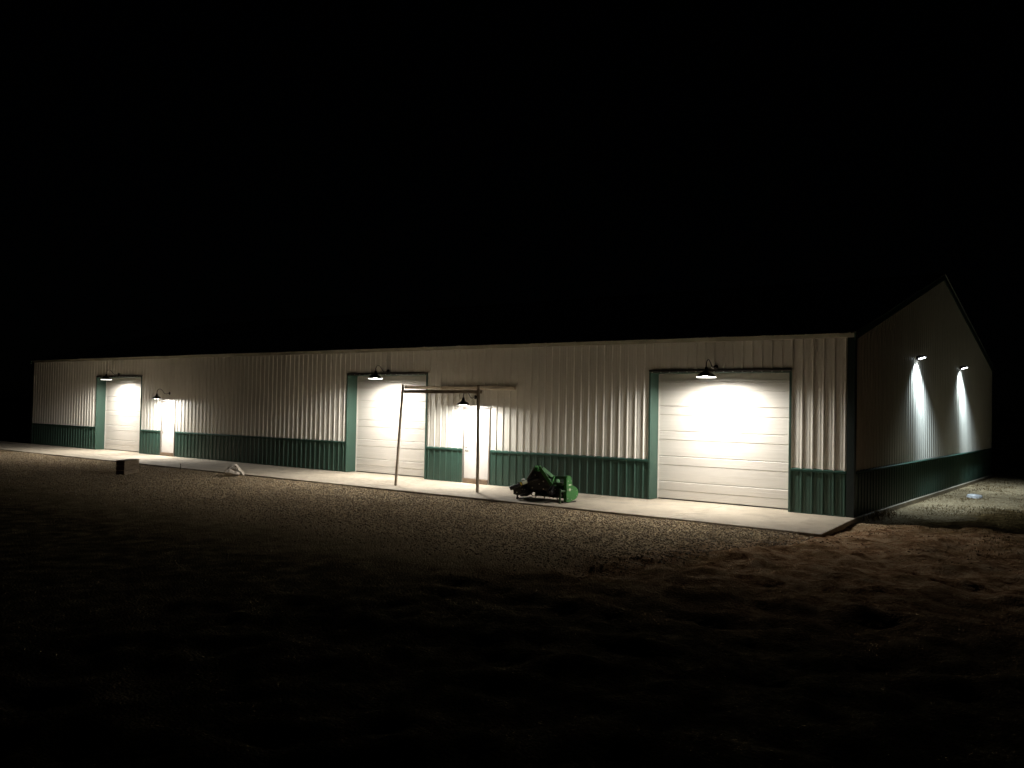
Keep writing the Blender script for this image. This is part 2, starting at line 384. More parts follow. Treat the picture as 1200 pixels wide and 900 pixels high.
def sheet(name, m, u0, u1, zb, zt, place, off=0.0):
    """one ribbed steel sheet; u measured along the wall, zb/zt number or function of u; place(u,d,z)->xyz"""
    pr = profile(u0, u1)
    f0 = zb if callable(zb) else (lambda u: zb); f1 = zt if callable(zt) else (lambda u: zt)
    s0 = math.floor(u0/SW+1e-6)*SW
    key = (name, m, round(u0-s0, 4), round(u1-s0, 4), zb, zt, place.__name__) if not callable(zt) and not callable(zb) else None
    org = Vector(place(s0, 0, 0))
    if key and key in cache: me = cache[key]
    else:
        T = .004
        vs = [Vector(place(u, d, f0(u)))-org for u, d in pr]+[Vector(place(u, d, f1(u)))-org for u, d in pr]
        n = len(pr); fl = place.flip
        fs = [((i, n+i, n+i+1, i+1) if fl else (i, i+1, n+i+1, n+i)) for i in range(n-1)]
        me = MB().add(vs, fs).mesh(name, m)
        if key: cache[key] = me
    o = link(name, me, B)
    o.location = org + Vector(place(0, off, 0)) - Vector(place(0, 0, 0))
    return o
X0 = -0.05
def front(u, d, z): return (X0-u, -d, z)
front.flip = False
def back(u, d, z): return (X0-u, W+d, z)
back.flip = True
Y0 = 0.06
def gable_r(u, d, z): return (d, Y0+u, z)
gable_r.flip = False
def gable_l(u, d, z): return (L-d, Y0+u, z)
gable_l.flip = True
openings = [(X0-b, X0-a, GH) for a, b in GD]+[(X0-b, X0-a, PH) for a, b in PD]
def run(total, place, ops, top, uw0=0.0):
    k = 0
    while k*SW < total:
        a, b = k*SW, min((k+1)*SW, total)
        cuts = sorted({a, b}|{c for o in ops for c in o[:2] if a < c < b})
        for p, q in zip(cuts, cuts[1:]):
            mid = (p+q)/2; oh = 0
            for o in ops:
                if o[0] <= mid <= o[1]: oh = o[2]
            off = random.uniform(-.0012, .0012)
            if oh == 0:
                sheet('wainscot_panel', 'green', p, q, .012, WZ-.02, place, off)
                sheet('wall_panel', 'white', p, q, WZ-.015, top, place, off)
            else:
                sheet('wall_panel', 'white', p, q, oh, top, place, off)
        k += 1
run(-L+X0-.05, front, openings, EAVE-.06)
run(-L+X0-.05, back, [], EAVE-.06)
def roofline(y): return EAVE+(APEX-EAVE)*(1-abs(y-W/2)/(W/2))
def gtop(u): return roofline(Y0+u)-.05
gl = W-.12
for place in (gable_r, gable_l):
    k = 0
    while k*SW < gl:
        a, b = k*SW, min((k+1)*SW, gl)
        off = random.uniform(-.001, .001)
        sheet('wainscot_panel', 'green', a, b, .012, WZ-.02, place, off)
        # the sheet under the ridge is cut to a peak
        um = W/2-Y0
        if a < um < b:
            sheet('wall_panel', 'white', a, um, WZ-.015, gtop, place, off); sheet('wall_panel', 'white', um, b, WZ-.015, gtop, place, off)
        else: sheet('wall_panel', 'white', a, b, WZ-.015, gtop, place, off)
        k += 1
# wainscot caps, broken at the openings
def fcap(xa, xb, y, s):
    m_ = MB(); m_.prism_yz([(y, WZ-.06), (y+s*.030, WZ-.06), (y+s*.034, WZ-.018), (y+s*.004, WZ+.008), (y, WZ+.008)][::(1 if s > 0 else -1)], xa, xb)
    m_.build('wainscot_cap', 'green_cap', B)
brk = sorted([(a-.04, b+.04) for a, b in GD+PD], reverse=True)
x1 = -.13
for a, b in brk: fcap(b, x1, -.002, -1); x1 = a
fcap(L+.13, x1, -.002, -1); fcap(L+.13, -.13, W+.002, 1)
for xx, s in ((.002, 1), (L-.002, -1)):
    prof = [(xx, WZ-.06), (xx+s*.040, WZ-.06), (xx+s*.044, WZ-.018), (xx+s*.004, WZ+.008), (xx, WZ+.008)]
    MB().prism_xz(prof[::(1 if s > 0 else -1)], .13, W-.13).build('wainscot_cap', 'green_cap', B)
# base trim
x1 = -.13
for a, b in brk:
    MB().box((b, -.028, .001), (x1, -.001, .014)).build('base_trim', 'green', B); x1 = a
MB().box((L+.13, -.028, .001), (x1, -.001, .014)).build('base_trim', 'green', B)
# corner trims
for cx_, sx_ in ((0, 1), (L, -1)):
    for cy_, sy_ in ((0, -1), (W, 1)):
        e, t = .030, .003
        ox, oy = cx_+sx_*e, cy_+sy_*e
        ix, iy = cx_-sx_*.125, cy_-sy_*.125
        poly = [(ox, oy), (ix, oy), (ix, oy-sy_*.028), (ix+sx_*t, oy-sy_*.028), (ix+sx_*t, oy-sy_*t), (ox-sx_*t, oy-sy_*t),
                (ox-sx_*t, iy+sy_*t), (ox-sx_*.028, iy+sy_*t), (ox-sx_*.028, iy), (ox, iy)]
        n_ = len(poly); vs = [(x, y, .004) for x, y in poly]+[(x, y, EAVE-.07) for x, y in poly]
        fs = [tuple(range(n_)), tuple(range(2*n_-1, n_-1, -1))]+[((k+1) % n_, k, n_+k, n_+(k+1) % n_) for k in range(n_)]
        MB().add(vs, fs).build('corner_trim', 'trim_dark', B)
# eave trims
for y, s in ((0, -1), (W, 1)):
    poly = [(y+s*.002, EAVE-.115), (y+s*.028, EAVE-.115), (y+s*.034, EAVE-.105), (y+s*.050, EAVE-.012), (y+s*.050, EAVE), (y+s*.002, EAVE)]
    MB().prism_yz(poly[::s], L-.06, .075).build('eave_trim', 'eave', B)
# rake trims: green board with bare roof edge above
sl = (APEX-EAVE)/(W/2)
for xa, xb in ((.028, .062), (L-.062, L-.028)):
    for s in (-1, 1):
        ya = W/2; yb = W/2+s*(W/2+.10)
        za, zb = APEX, APEX-sl*(W/2+.10)
        def slab4(z0, z1, x0, x1):
            vs = []
            for x in (x0, x1):
                vs += [(x, ya, za+z0), (x, yb, zb+z0), (x, yb, zb+z1), (x, ya, za+z1)]
            return MB().add(vs, [(0,1,2,3), (7,6,5,4), (0,4,5,1), (1,5,6,2), (2,6,7,3), (3,7,4,0)])
        slab4(-.15, .004, xa, xb).build('rake_trim', 'green', B)
        slab4(.006, .034, min(xa, xb)-.02, max(xa, xb)+.02).build('rake_edge', 'roof', B)
# roof sheets
ln = math.hypot(W/2+.12, sl*(W/2+.12))
def roof_sheet(wd):
    pr = profile(0, wd); n_ = len(pr)
    vs = [(-u, 0, d+.002) for u, d in pr]+[(-u, -(W/2+.12), d-sl*(W/2+.12)+.002) for u, d in pr]
    return MB().add(vs, [(i, i+1, n_+i+1, n_+i) for i in range(n_-1)]).mesh('roof_panel', 'roof')
rm = roof_sheet(SW); k = 0
while k*SW < -L+.1-.02:
    wd = min(SW, -L+.1-k*SW)
    me_ = rm if wd > SW-1e-4 else roof_sheet(wd)
    for s in (0, 1):
        o = link('roof_panel', me_, B)
        if s == 0: o.location = (.05-k*SW, W/2, APEX)
        else: o.location = (.05-k*SW-wd, W/2, APEX); o.rotation_euler = (0, 0, math.pi)
    k += 1
MB().prism_yz([(W/2-.16, APEX-.16*sl+.028), (W/2, APEX+.036), (W/2+.16, APEX-.16*sl+.028), (W/2+.16, APEX-.16*sl+.036), (W/2, APEX+.050), (W/2-.16, APEX-.16*sl+.036)], L-.05, .05).build('ridge_cap', 'roof', B)
# concrete foundation under the walls
MB().box((L-.05, .0, -.40), (.055, W+.05, -.006), .01).build('foundation', 'concrete', B)

# ---- overhead doors
def overhead_door(xa, xb):
    D = empty('overhead_door'); D.parent = B
    secs = [(.018, .44), (.44, 1.05), (1.05, 1.66), (1.66, 2.27), (2.27, 2.87)]
    y = JD
    for z0, z1 in secs:
        g = .004
        zs = z1-.21 if z1 > .5 else .23       # groove line inside the section
        prof = [(y+.045, z0+g), (y+.010, z0+g), (y, z0+g+.010), (y, zs-.016), (y+.012, zs-.010), (y+.012, zs-.003), (y-.004, zs+.006), (y-.004, z1-g-.014), (y+.010, z1-g), (y+.045, z1-g)]
        MB().prism_yz(prof[::-1], xa+.012, xb-.012).build('section', 'door_white', D)
    MB().prism_yz([(y+.045, 2.876), (y-.012, 2.876), (y-.018, 2.884), (y-.018, 2.90), (y-.002, 2.91), (y-.002, 3.06), (y+.045, 3.06)][::-1], xa+.012, xb-.012).build('header_panel', 'door_white', D)
    MB().box((xa+.012, y+.004, .002), (xb-.012, y+.040, .019)).build('bottom_seal', 'rubber', D)
    # jamb linings and trim
    for s, x in ((1, xa), (-1, xb)):
        m_ = MB(); a_, b_ = sorted((x, x+s*.010)); m_.box((a_, .012, .003), (b_, JD+.05, GH-.012)); m_.build('jamb', 'green', D)
        a_, b_ = sorted((x-s*.040, x+s*.012)); MB().box((a_, -.031, .0035), (b_, .010, GH+.01), .004).build('jamb_trim', 'green', D)
        a_, b_ = sorted((x+s*.0105, x+s*.035)); MB().box((a_, JD-.028, .004), (b_, JD-.006, GH-.03), .004).build('weather_strip', 'door_white', D)
    MB().box((xa+.012, .012, GH-.012), (xb-.012, JD+.05, GH-.002)).build('head_lining', 'green', D)
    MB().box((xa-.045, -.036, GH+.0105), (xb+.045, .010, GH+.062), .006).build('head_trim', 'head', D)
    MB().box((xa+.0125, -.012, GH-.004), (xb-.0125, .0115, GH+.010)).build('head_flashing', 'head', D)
    return D
for a, b in GD: overhead_door(a, b)

# ---- entry doors
def entry_door(xa, xb):
    D = empty('entry_door'); D.parent = B
    fr = MB(); w = .045
    fr.box((xa, -.030, .004), (xa+w, .09, PH), .003); fr.box((xb-w, -.030, .004), (xb, .09, PH), .003)
    fr.box((xa+w+.001, -.030, PH-w), (xb-w-.001, .09, PH-.001), .003)
    f_ = fr.build('door_frame', 'frame_grey', D)
    MB().box((xa-.03, -.048, PH+.002), (xb+.03, .0, PH+.030), .006).build('drip_cap', 'leaf_white', D)
    leaf = MB().box((xa+w+.004, .006, .135), (xb-w-.004, .05, PH-w-.004), .003).build('door_leaf', 'leaf_white', D)
    MB().box((xa+w+.002, -.045, .003), (xb-w-.002, .08, .128), .006).build('threshold', 'thresh', D)
    hx = xa+w+.075
    h = MB(); h.lathe([(.0, 0), (.030, 0), (.032, .008), (.012, .012), (.012, .05)], 16)
    h.tube([(0, 0, .048), (.03, 0, .052), (.11, .0, .050)], .010, 8)
    ho = h.build('handle', 'steel', D, (hx, .005, 1.02)); ho.rotation_euler = (R(90), 0, 0)
    db = MB().lathe([(0, .018), (.026, .018), (.030, .0)], 16).build('deadbolt', 'steel', D, (hx, .005, 1.22)); db.rotation_euler = (R(90), 0, 0)
    for z in (.35, 1.1, 1.85):
        MB().tube([(xb-w-.002, -.002, z-.05), (xb-w-.002, -.002, z+.05)], .008, 8).build('hinge', 'steel', D)
    return D
for a, b in PD: entry_door(a, b)

# ------------------------------------------------------------------ gooseneck barn lamps
def smooth_path(pts, n=6):
    pts = [Vector(p) for p in pts]; out = []
    P = [pts[0]*2-pts[1]]+pts+[pts[-1]*2-pts[-2]]
    for i in range(1, len(P)-2):
        for k in range(n):
            t = k/n; a, b, c, d = P[i-1], P[i], P[i+1], P[i+2]
            out.append(.5*((2*b)+(c-a)*t+(2*a-5*b+4*c-d)*t*t+(3*b-a-3*c+d)*t**3))
    out.append(pts[-1]); return out
def barn_lamp(x, z, rad, watts, dome, label):
    T = empty('barn_lamp', (x, -.021, z))
    tag(T, label, 'lamp', 'gooseneck lamps along the front wall')
    p = MB().lathe([(0, .034), (.030, .034), (.048, .022), (.058, .008), (.058, 0), (0, 0)], 24).build('wall_plate', 'bronze', T); p.rotation_euler = (R(90), 0, 0)
    arm = smooth_path([(0, -.03, 0), (0, -.13, -.025), (0, -.21, -.010), (0, -.30, .085), (0, -.385, .152), (0, -.470, .140), (0, -.520, .07), (0, -.530, -.03)])
    MB().tube(arm, .0115, 10).build('gooseneck_arm', 'bronze', T)
    c = (0, -.530, 0); rim = -.238 if not dome else -.222
    neck = MB().lathe([(.012, -.015), (.032, -.02), (.036, -.05), (.044, -.085), (.05, -.10)], 24, c).build('neck', 'bronze', T)
    sh = MB()
    outer = [(.040, -.085), (.060, -.105), (rad*.42, -.125), (rad*.72, rim+.066), (rad*.93, rim+.030), (rad, rim+.004), (rad+.004, rim)]
    sh.lathe(outer, 40, c)
    s_ = sh.build('shade', 'bronze', T)
    inner = [(r-.004, zz-.004) for r, zz in outer[1:-1]]+[(rad+.003, rim-.0015)]
    MB().lathe([(.0, -.112)]+inner, 40, c).build('reflector', 'enamel', s_)
    if not dome:
        rr, zz = rad*.62, rim+.008
        area = math.pi*rr*rr; st_ = watts/area/math.pi/1.0
        MB().lathe([(0.0, zz-.004), (rr*.6, zz-.003), (rr, zz), (rr, zz+.003), (0, zz+.004)], 32, c).build('diffuser', emis('lamp_diffuser', (1.0, .955, .885), st_*.5), T)
        MB().lathe([(rad-.012, rim-.004), (rad-.006, rim-.012), (rad-.018, rim-.026), (rad-.034, rim-.022), (rad-.020, rim-.002)], 36, c).build('bloom_ring', emis('bloom_ring_glow', (1, .97, .9), 2.2), T)  # added glowing ring below the rim, imitates camera bloom
    else:
        MB().lathe([(rad-.008, rim-.004), (rad-.004, rim-.007), (rad-.016, rim-.009), (rad-.026, rim-.006), (rad-.016, rim-.002)], 36, c).build('bloom_ring', emis('bloom_ring_glow', (1, .97, .9), 1.6), T)  # shallower added ring, bloom glow along the whole rim
        rr = rad*.66; zz = rim+.002; area = math.pi*rr*rr
        MB().lathe([(0.0, zz-.012), (rr*.5, zz-.009), (rr*.85, zz-.003), (rr, zz), (rr, zz+.004), (0, zz+.005)], 28, c).build('bulb', emis('lamp_bulb', (1.0, .96, .90), watts/area/math.pi*.5), T)
    return T
barn_lamp(-3.086, 3.187, .218, LAMP_W, False, 'dark gooseneck lamp over the overhead door closest to the gable corner')
barn_lamp(-13.762, 3.187, .218, LAMP_W, False, 'dark gooseneck lamp over the overhead door beside the timber porch frame')
barn_lamp(-29.44, 3.20, .218, LAMP_W, False, 'dark gooseneck lamp over the overhead door farthest from the gable')
barn_lamp(-10.285, 2.425, .182, ENTRY_W, True, 'small dark gooseneck lamp over the entry door inside the timber frame')
barn_lamp(-25.65, 2.43, .182, ENTRY_W, True, 'small dark gooseneck lamp over the entry door without a porch frame')

# ------------------------------------------------------------------ wall packs on the gable
def wall_pack(y, z, label):
    T = empty('wall_pack_light', (.021, y, z)); tag(T, label, 'wall light', 'wall lights on the gable')
    MB().box((0, -.07, -.11), (.045, .07, .05), .008).build('back_box', 'bronze', T)
    hd = MB()
    hd.prism_xz([(.046, .045), (.10, .075), (.285, .060), (.30, .035), (.28, .012), (.046, -.055)], -.125, .125)
    h = hd.build('housing', 'bronze', T)
    # lens under the sloping lower face of the housing
    a = Vector((.070, 0, -.0495)); b_ = Vector((.272, 0, .0070)); t = (b_-a).normalized(); nn = Vector((t.z, 0, -t.x))
    o0 = nn*.004; o1 = nn*.016
    vs = []
    for off, ins in ((o0, 0), (o1, .008)):
        for p_, yy in ((a+t*ins, -.105+ins), (b_-t*ins, -.105+ins), (b_-t*ins, .105-ins), (a+t*ins, .105-ins)): q_ = p_+off; vs.append((q_.x, yy, q_.z))
    MB().add(vs, [(0,1,2,3), (7,6,5,4), (0,4,5,1), (1,5,6,2), (2,6,7,3), (3,7,4,0)]).build('lens', emis('wall_pack_lens', (.86, .95, 1.0), 14), T)
    for s in (-1, 1):
        MB().tube([(.05, s*.05, -.07), (.075, s*.05, -.055)], .010, 8).build('bracket', 'bronze', T)
    ld = bpy.data.lights.new('wall_pack_beam', 'SPOT'); ld.energy = PACK_W; ld.color = (.76, .92, 1.0)
    T.scale = (.75, .75, .75)
    ld.spot_size = R(122); ld.spot_blend = 1.0; ld.shadow_soft_size = .03
    lo = bpy.data.objects.new('beam', ld); C.objects.link(lo); lo.parent = T; lo.location = (.25, 0, -.060)
    lo.rotation_euler = (0, R(1.5), 0)
    return T
wall_pack(5.50, 3.66, 'cool white wall light on the gable nearer the front corner')
wall_pack(11.28, 3.66, 'cool white wall light on the gable nearer the rear corner')

# ------------------------------------------------------------------ timber porch frame
F = empty('porch_frame', (-10, -1, 0)); tag(F, 'slim timber porch frame with one leaning post around the entry door', 'frame')
def beam(name, a, b, w, h, m='wood'):
    a, b = Vector(a), Vector(b); ln_ = (b-a).length; t = (b-a).normalized()
    ref = Vector((0,0,1)) if abs(t.z) < .8 else Vector((0,-1,0))
    s = t.cross(ref).normalized(); u = s.cross(t)
    mt = Matrix(((s.x, u.x, t.x, 0), (s.y, u.y, t.y, 0), (s.z, u.z, t.z, 0), (0,0,0,1)))
    o = MB().box((-w/2, -h/2, 0), (w/2, h/2, ln_), .006).build(name, m, F)
    o.matrix_local = Matrix.Translation(a-Vector(F.location)) @ mt
    return o
beam('post', (-11.33, -2.06, .001), (-11.135, -2.06, 2.72), .062, .05)
beam('post', (-8.67, -1.83, .001), (-8.70, -1.83, 2.72), .062, .062)
beam('front_beam', (-11.235, -2.005, 2.535), (-8.62, -1.775, 2.545), .04, .085)
beam('rafter', (-11.09, -2.03, 2.655), (-11.57, -.062, 2.68), .04, .085, 'pale_wood')
beam('rafter', (-8.745, -1.745, 2.66), (-8.92, -.062, 2.68), .04, .085, 'pale_wood')
beam('ledger', (-11.64, -.040, 2.685), (-8.86, -.040, 2.685), .038, .085, 'pale_wood')
beam('brace', (-11.32, -2.035, 2.44), (-11.16, -2.035, 2.56), .02, .03)

# ------------------------------------------------------------------ rotary tiller
T = empty('rotary_tiller', (-6.4, -2.1, 0)); tag(T, 'green and black rotary tiller implement parked on the concrete walkway', 'tiller')
def tp(mb, name, m, parent=T):
    off = Vector((-6.4, -2.1, 0)) if parent is T else Vector((-6.4, -2.1, 0))
    mb.v = [(p[0]-off.x, p[1]-off.y, p[2]-off.z) for p in mb.v]
    return mb.build(name, m, parent)
case = [(-2.205, .06), (-2.215, .48), (-2.20, .565), (-2.165, .61), (-2.11, .625), (-2.05, .615), (-2.0, .575), (-1.975, .51), (-1.955, .40), (-1.90, .375), (-1.80, .345), (-1.725, .29), (-1.69, .22), (-1.70, .145), (-1.76, .085), (-1.86, .05), (-2.0, .02), (-2.12, .012), (-2.18, .025)]
cc = tp(MB().prism_yz(case, -5.80, -5.735), 'chain_case', 'impl_green')
inn = [(-2.1+(y+2.1)*.86-.008, .30+(z-.30)*.88) for y, z in case]
tp(MB().prism_yz(inn, -5.734, -5.722), 'cover_plate', 'impl_green', cc)
for y, z in ((-2.16, .1), (-2.16, .3), (-2.15, .5), (-2.02, .5), (-1.99, .3), (-1.8, .27), (-1.78, .14), (-2.0, .07)):
    tp(MB().tube([(-5.722, y, z), (-5.712, y, z)], .012, 6, smooth=False), 'bolt', 'steel', cc)
tp(MB().box((-5.7215, -2.12, .395), (-5.7195, -2.02, .425)), 'decal', 'decal', cc)
tp(MB().tube([(-5.7218, -2.07, .30), (-5.7195, -2.07, .30)], .035, 14, smooth=False), 'decal', 'decal', cc)
lcase = [(-2.22, .09), (-2.25, .20), (-2.24, .31), (-2.17, .37), (-2.0, .39), (-1.84, .35), (-1.72, .26), (-1.72, .14), (-1.80, .08), (-2.0, .04), (-2.15, .05)]
tp(MB().prism_yz(lcase, -7.06, -7.00), 'end_plate', 'impl_black')
tp(MB().lathe([(0, .05), (.05, .045), (.075, .02), (.08, 0)], 16, (0, 0, 0)), 'bearing_cap', 'impl_black').matrix_local = Matrix.Translation((-7.06+6.4, -1.95+2.1, .2)) @ Matrix.Rotation(R(-90), 4, 'Y')
bpy.data.objects['bearing_cap'].data.transform(Matrix.Translation((-6.4, -2.1, 0)))
# hood over the rotor
hood = []
for i in range(13):
    a = R(15+i*12.5); hood.append((-1.96-.265*math.cos(a), .185+.255*math.sin(a)))
hin = [(-1.96+(y+1.96)*.965, .185+(z-.185)*.965) for y, z in hood]
tp(MB().prism_yz((hood+hin[::-1])[::-1], -7.0, -5.80), 'hood', 'impl_black')
flap = [(-1.71, .26), (-1.66, .10), (-1.69, .04), (-1.71, .04), (-1.685, .11), (-1.73, .255)]
tp(MB().prism_yz(flap, -6.98, -5.82), 'rear_flap', 'impl_dark')
# rotor
rt = tp(MB().tube([(-7.0, -1.96, .19), (-5.80, -1.96, .19)], .035, 12), 'rotor_shaft', 'tine')
for k in range(6):
    x = -6.9+k*.2
    tp(MB().tube([(x-.006, -1.96, .19), (x+.006, -1.96, .19)], .085, 14, smooth=False), 'flange', 'tine', rt)
    for j in range(4):
        a0 = R(90*j+k*31); pts = []
        for q_ in range(5):
            a = a0+q_*.16; r_q = .07+q_*.027
            pts.append((x+(.004 if q_ < 4 else (.05 if j % 2 else -.05)), -1.96+r_q*math.cos(a), .19+r_q*math.sin(a)))
        tp(MB().tube(pts, [.014, .014, .013, .012, .008], 5, smooth=False), 'tine', 'tine', rt)
# tool-bar tubes between gearbox and chain case
tp(MB().tube([(-6.30, -2.12, .565), (-5.79, -2.12, .575)], .036, 12), 'drive_tube', 'impl_dark')
tp(MB().box((-6.95, -2.265, .405), (-5.81, -2.20, .455), .006), 'crossbar', 'impl_dark')
tp(MB().box((-6.98, -2.30, .25), (-5.83, -2.285, .335), .004), 'front_rail', 'impl_black')
# gearbox
g = tp(MB().box((-6.58, -2.27, .40), (-6.30, -2.00, .64), .035), 'gearbox', 'impl_black')
tp(MB().tube([(-6.44, -2.27, .53), (-6.44, -2.34, .53)], .07, 14), 'input_flange', 'impl_black', g)
tp(MB().tube([(-6.44, -2.14, .64), (-6.44, -2.14, .68)], .022, 8), 'filler_cap', 'impl_dark', g)
# A-frame mast
def bar(a, b, w, h, name, m, parent=T):
    a, b = Vector(a), Vector(b); t = (b-a).normalized(); ref = Vector((1,0,0)) if abs(t.x) < .8 else Vector((0,0,1))
    s = ref; s = (s-t*s.dot(t)).normalized(); u = t.cross(s); mt = Matrix(((s.x, u.x, t.x, a.x), (s.y, u.y, t.y, a.y), (s.z, u.z, t.z, a.z), (0,0,0,1)))
    return tp(MB().box((-w/2, -h/2, 0), (w/2, h/2, (b-a).length), .004, mt), name, m, parent)
bar((-6.385, -2.375, .80), (-6.03, -2.355, .40), .085, .020, 'mast_brace', 'impl_green')
bar((-6.30, -2.36, .775), (-6.02, -2.06, .45), .020, .09, 'mast_brace', 'impl_green')
bar((-6.50, -2.38, .77), (-6.86, -2.30, .34), .05, .055, 'mast_leg', 'impl_black')
tp(MB().prism_yz([(-2.44, .70), (-2.44, .80), (-2.40, .83), (-2.33, .83), (-2.29, .79), (-2.31, .70)], -6.475, -6.455), 'top_link_plate', 'impl_green')
tp(MB().prism_yz([(-2.44, .70), (-2.44, .80), (-2.40, .83), (-2.33, .83), (-2.29, .79), (-2.31, .70)], -6.395, -6.375), 'top_link_plate', 'impl_green')
tp(MB().tube([(-6.50, -2.39, .77), (-6.35, -2.39, .77)], .014, 8), 'hitch_pin', 'steel')
tp(MB().prism_yz([(-2.27, .34), (-2.27, .50), (-2.20, .60), (-2.06, .59), (-1.96, .46), (-1.98, .36)], -6.10, -6.075), 'gusset', 'impl_green')
tp(MB().prism_xz([(-6.80, .38), (-6.56, .70), (-6.47, .745), (-6.40, .72), (-6.12, .42), (-6.14, .36), (-6.78, .34)], -2.335, -2.318), 'driveline_guard', 'impl_black')
tp(MB().tube(smooth_path([(-6.34, -2.30, .66), (-6.22, -2.34, .60), (-6.16, -2.33, .46), (-6.30, -2.36, .36)], 4), .012, 8), 'hose', 'impl_black')
tp(MB().tube([(-6.93, -2.30, .40), (-6.90, -2.33, .475), (-6.80, -2.36, .49)], .012, 8), 'depth_lever', 'steel')
# lower hitch lugs and stand
for x in (-6.80, -6.02):
    for dx in (-.035, .035):
        tp(MB().prism_yz([(-2.28, .20), (-2.28, .42), (-2.40, .36), (-2.47, .28), (-2.45, .21), (-2.38, .19)], x+dx-.007, x+dx+.007), 'hitch_lug', 'impl_black')
    tp(MB().tube([(x-.06, -2.43, .255), (x+.06, -2.43, .255)], .016, 8), 'hitch_pin', 'steel')
bar((-5.775, -2.40, .002), (-5.775, -2.385, .335), .05, .022, 'stand_leg', 'impl_dark')
tp(MB().box((-5.80, -2.386, .26), (-5.75, -2.20, .30), .004), 'stand_bracket', 'impl_dark')
bar((-7.02, -2.36, .002), (-7.02, -2.30, .33), .045, .022, 'stand_leg', 'impl_black')
# skids
for x in (-7.03, -5.77):
    tp(MB().prism_yz([(-2.34, .06), (-2.30, .012), (-2.22, .001), (-1.80, .001), (-1.76, .012), (-1.76, .024), (-2.22, .016), (-2.30, .032)], x-.028, x+.028), 'skid', 'impl_black')
# driveline lying forward in its shield
dl = tp(MB().tube(smooth_path([(-6.44, -2.34, .53), (-6.52, -2.46, .50), (-6.72, -2.70, .38), (-6.80, -2.80, .33)], 3), [.045]*3+[.04]*7, 12), 'driveline_shield', 'impl_black')
tp(MB().tube([(-6.60, -2.555, .458), (-6.67, -2.64, .413)], .0445, 12, cap=False), 'warning_band', 'decal', dl)
tp(MB().tube([(-6.678, -2.65, .408), (-6.70, -2.676, .394)], .0445, 12, cap=False), 'warning_band', 'yellow', dl)
tp(MB().tube([(-6.795, -2.795, .333), (-6.86, -2.86, .295)], [.055, .05], 12), 'driveline_yoke', 'impl_black', dl)
# left side: slip clutch and guard plates
tp(MB().prism_xz([(-7.08, .12), (-7.10, .24), (-7.02, .34), (-6.88, .37), (-6.80, .30), (-6.82, .16), (-6.95, .10)], -2.42, -2.27), 'side_guard', 'impl_black')
tp(MB().box((-7.00, -2.40, .36), (-6.86, -2.24, .41), .01), 'tool_box', 'impl_dark')
for x, y, z in ((-6.98, -2.42, .17), (-6.86, -2.42, .31), (-6.60, -2.335, .46), (-6.52, -2.335, .60), (-6.28, -2.335, .47), (-6.40, -2.335, .40), (-6.62, -2.30, .30), (-6.30, -2.30, .29), (-5.98, -2.30, .30)):
    tp(MB().tube([(x, y, z), (x, y-.012, z)], .017, 6, smooth=False), 'bolt', 'steel')  # bolts added to give bright glints on the dark tiller front

# ------------------------------------------------------------------ plank box on the gravel
K = empty('wooden_box', (-20.15, -4.72, 0), 0)
tag(K, 'low wooden plank box standing alone on the gravel yard', 'box')
gz = float(gheight(np.array([-20.2]), np.array([-4.7]))[0])
K.location.z = gz-.01
ang = math.atan2(.85, -.50); K.rotation_euler = (0, 0, ang)
# local x: long side direction, local -y: the side facing the lamps
hl, hw, H_ = .40, .14, .42
for k in range(3):
    z0 = .002+k*.139
    for s in (-1, 1):
        y0, y1 = sorted((s*hw, s*(hw-.022)))
        MB().box((-hl, y0, z0), (hl, y1, z0+.132), .004).build('plank', 'oldwood', K)
    for s in (-1, 1):
        x0_, x1_ = sorted((s*(hl-.001), s*(hl-.024)))
        MB().box((x0_, -hw+.0225, z0+.001), (x1_, hw-.0225, z0+.131), .004).build('plank', 'shadewood' if s < 0 else 'oldwood', K)  # end turned away from the lamps gets the shaded colour
MB().box((-hl-.012, -hw-.012, H_-.0015), (hl+.012, hw+.012, H_+.02), .005).build('lid', 'oldwood', K)

# ------------------------------------------------------------------ crumpled sacks
def sack(name, loc, size, rot, seed, label):
    nx_, ny_ = 18, 14; vs = []; fs = []
    r = np.random.RandomState(seed)
    for side in (1, -1):
        for i in range(nx_+1):
            for j in range(ny_+1):
                u, w_ = i/nx_*2-1, j/ny_*2-1
                edge = (1-abs(u)**3.0)*(1-abs(w_)**3.0)
                nz = float(vnoise(np.array([i*.42+seed*3.1]), np.array([j*.45+side*5.]), seed)[0])*.9+float(vnoise(np.array([i*.9]), np.array([j*.95+side*3]), seed+9)[0])*.45
                x = u*size[0]/2*(1+.10*nz); y = w_*size[1]/2*(1-.10*(1-u*u)+.12*nz)
                z = side*size[2]/2*(edge**.5)*(1+.75*nz)+.10*size[2]*math.sin(u*3+seed)
                vs.append((x, y, z))
    o2 = (nx_+1)*(ny_+1)
    for i in range(nx_):
        for j in range(ny_):
            a = i*(ny_+1)+j; qd = (a, a+ny_+1, a+ny_+2, a+1); fs.append(qd); fs.append(tuple(x+o2 for x in qd[::-1]))
    me_ = MB().add(vs, fs, True).mesh(name, 'sack'); o = link(name, me_); o.location = loc; o.rotation_euler = rot
    return tag(o, label, 'sack', 'sacks dumped by the walkway')
bx, by = -17.1, -3.12
bz = float(gheight(np.array([bx]), np.array([by]))[0])
sack('empty_sack', (bx+.02, by-.02, bz+.085), (.46, .36, .19), (0, R(4), R(50)), 3, 'pale crumpled sack lying flat on gravel under another sack')
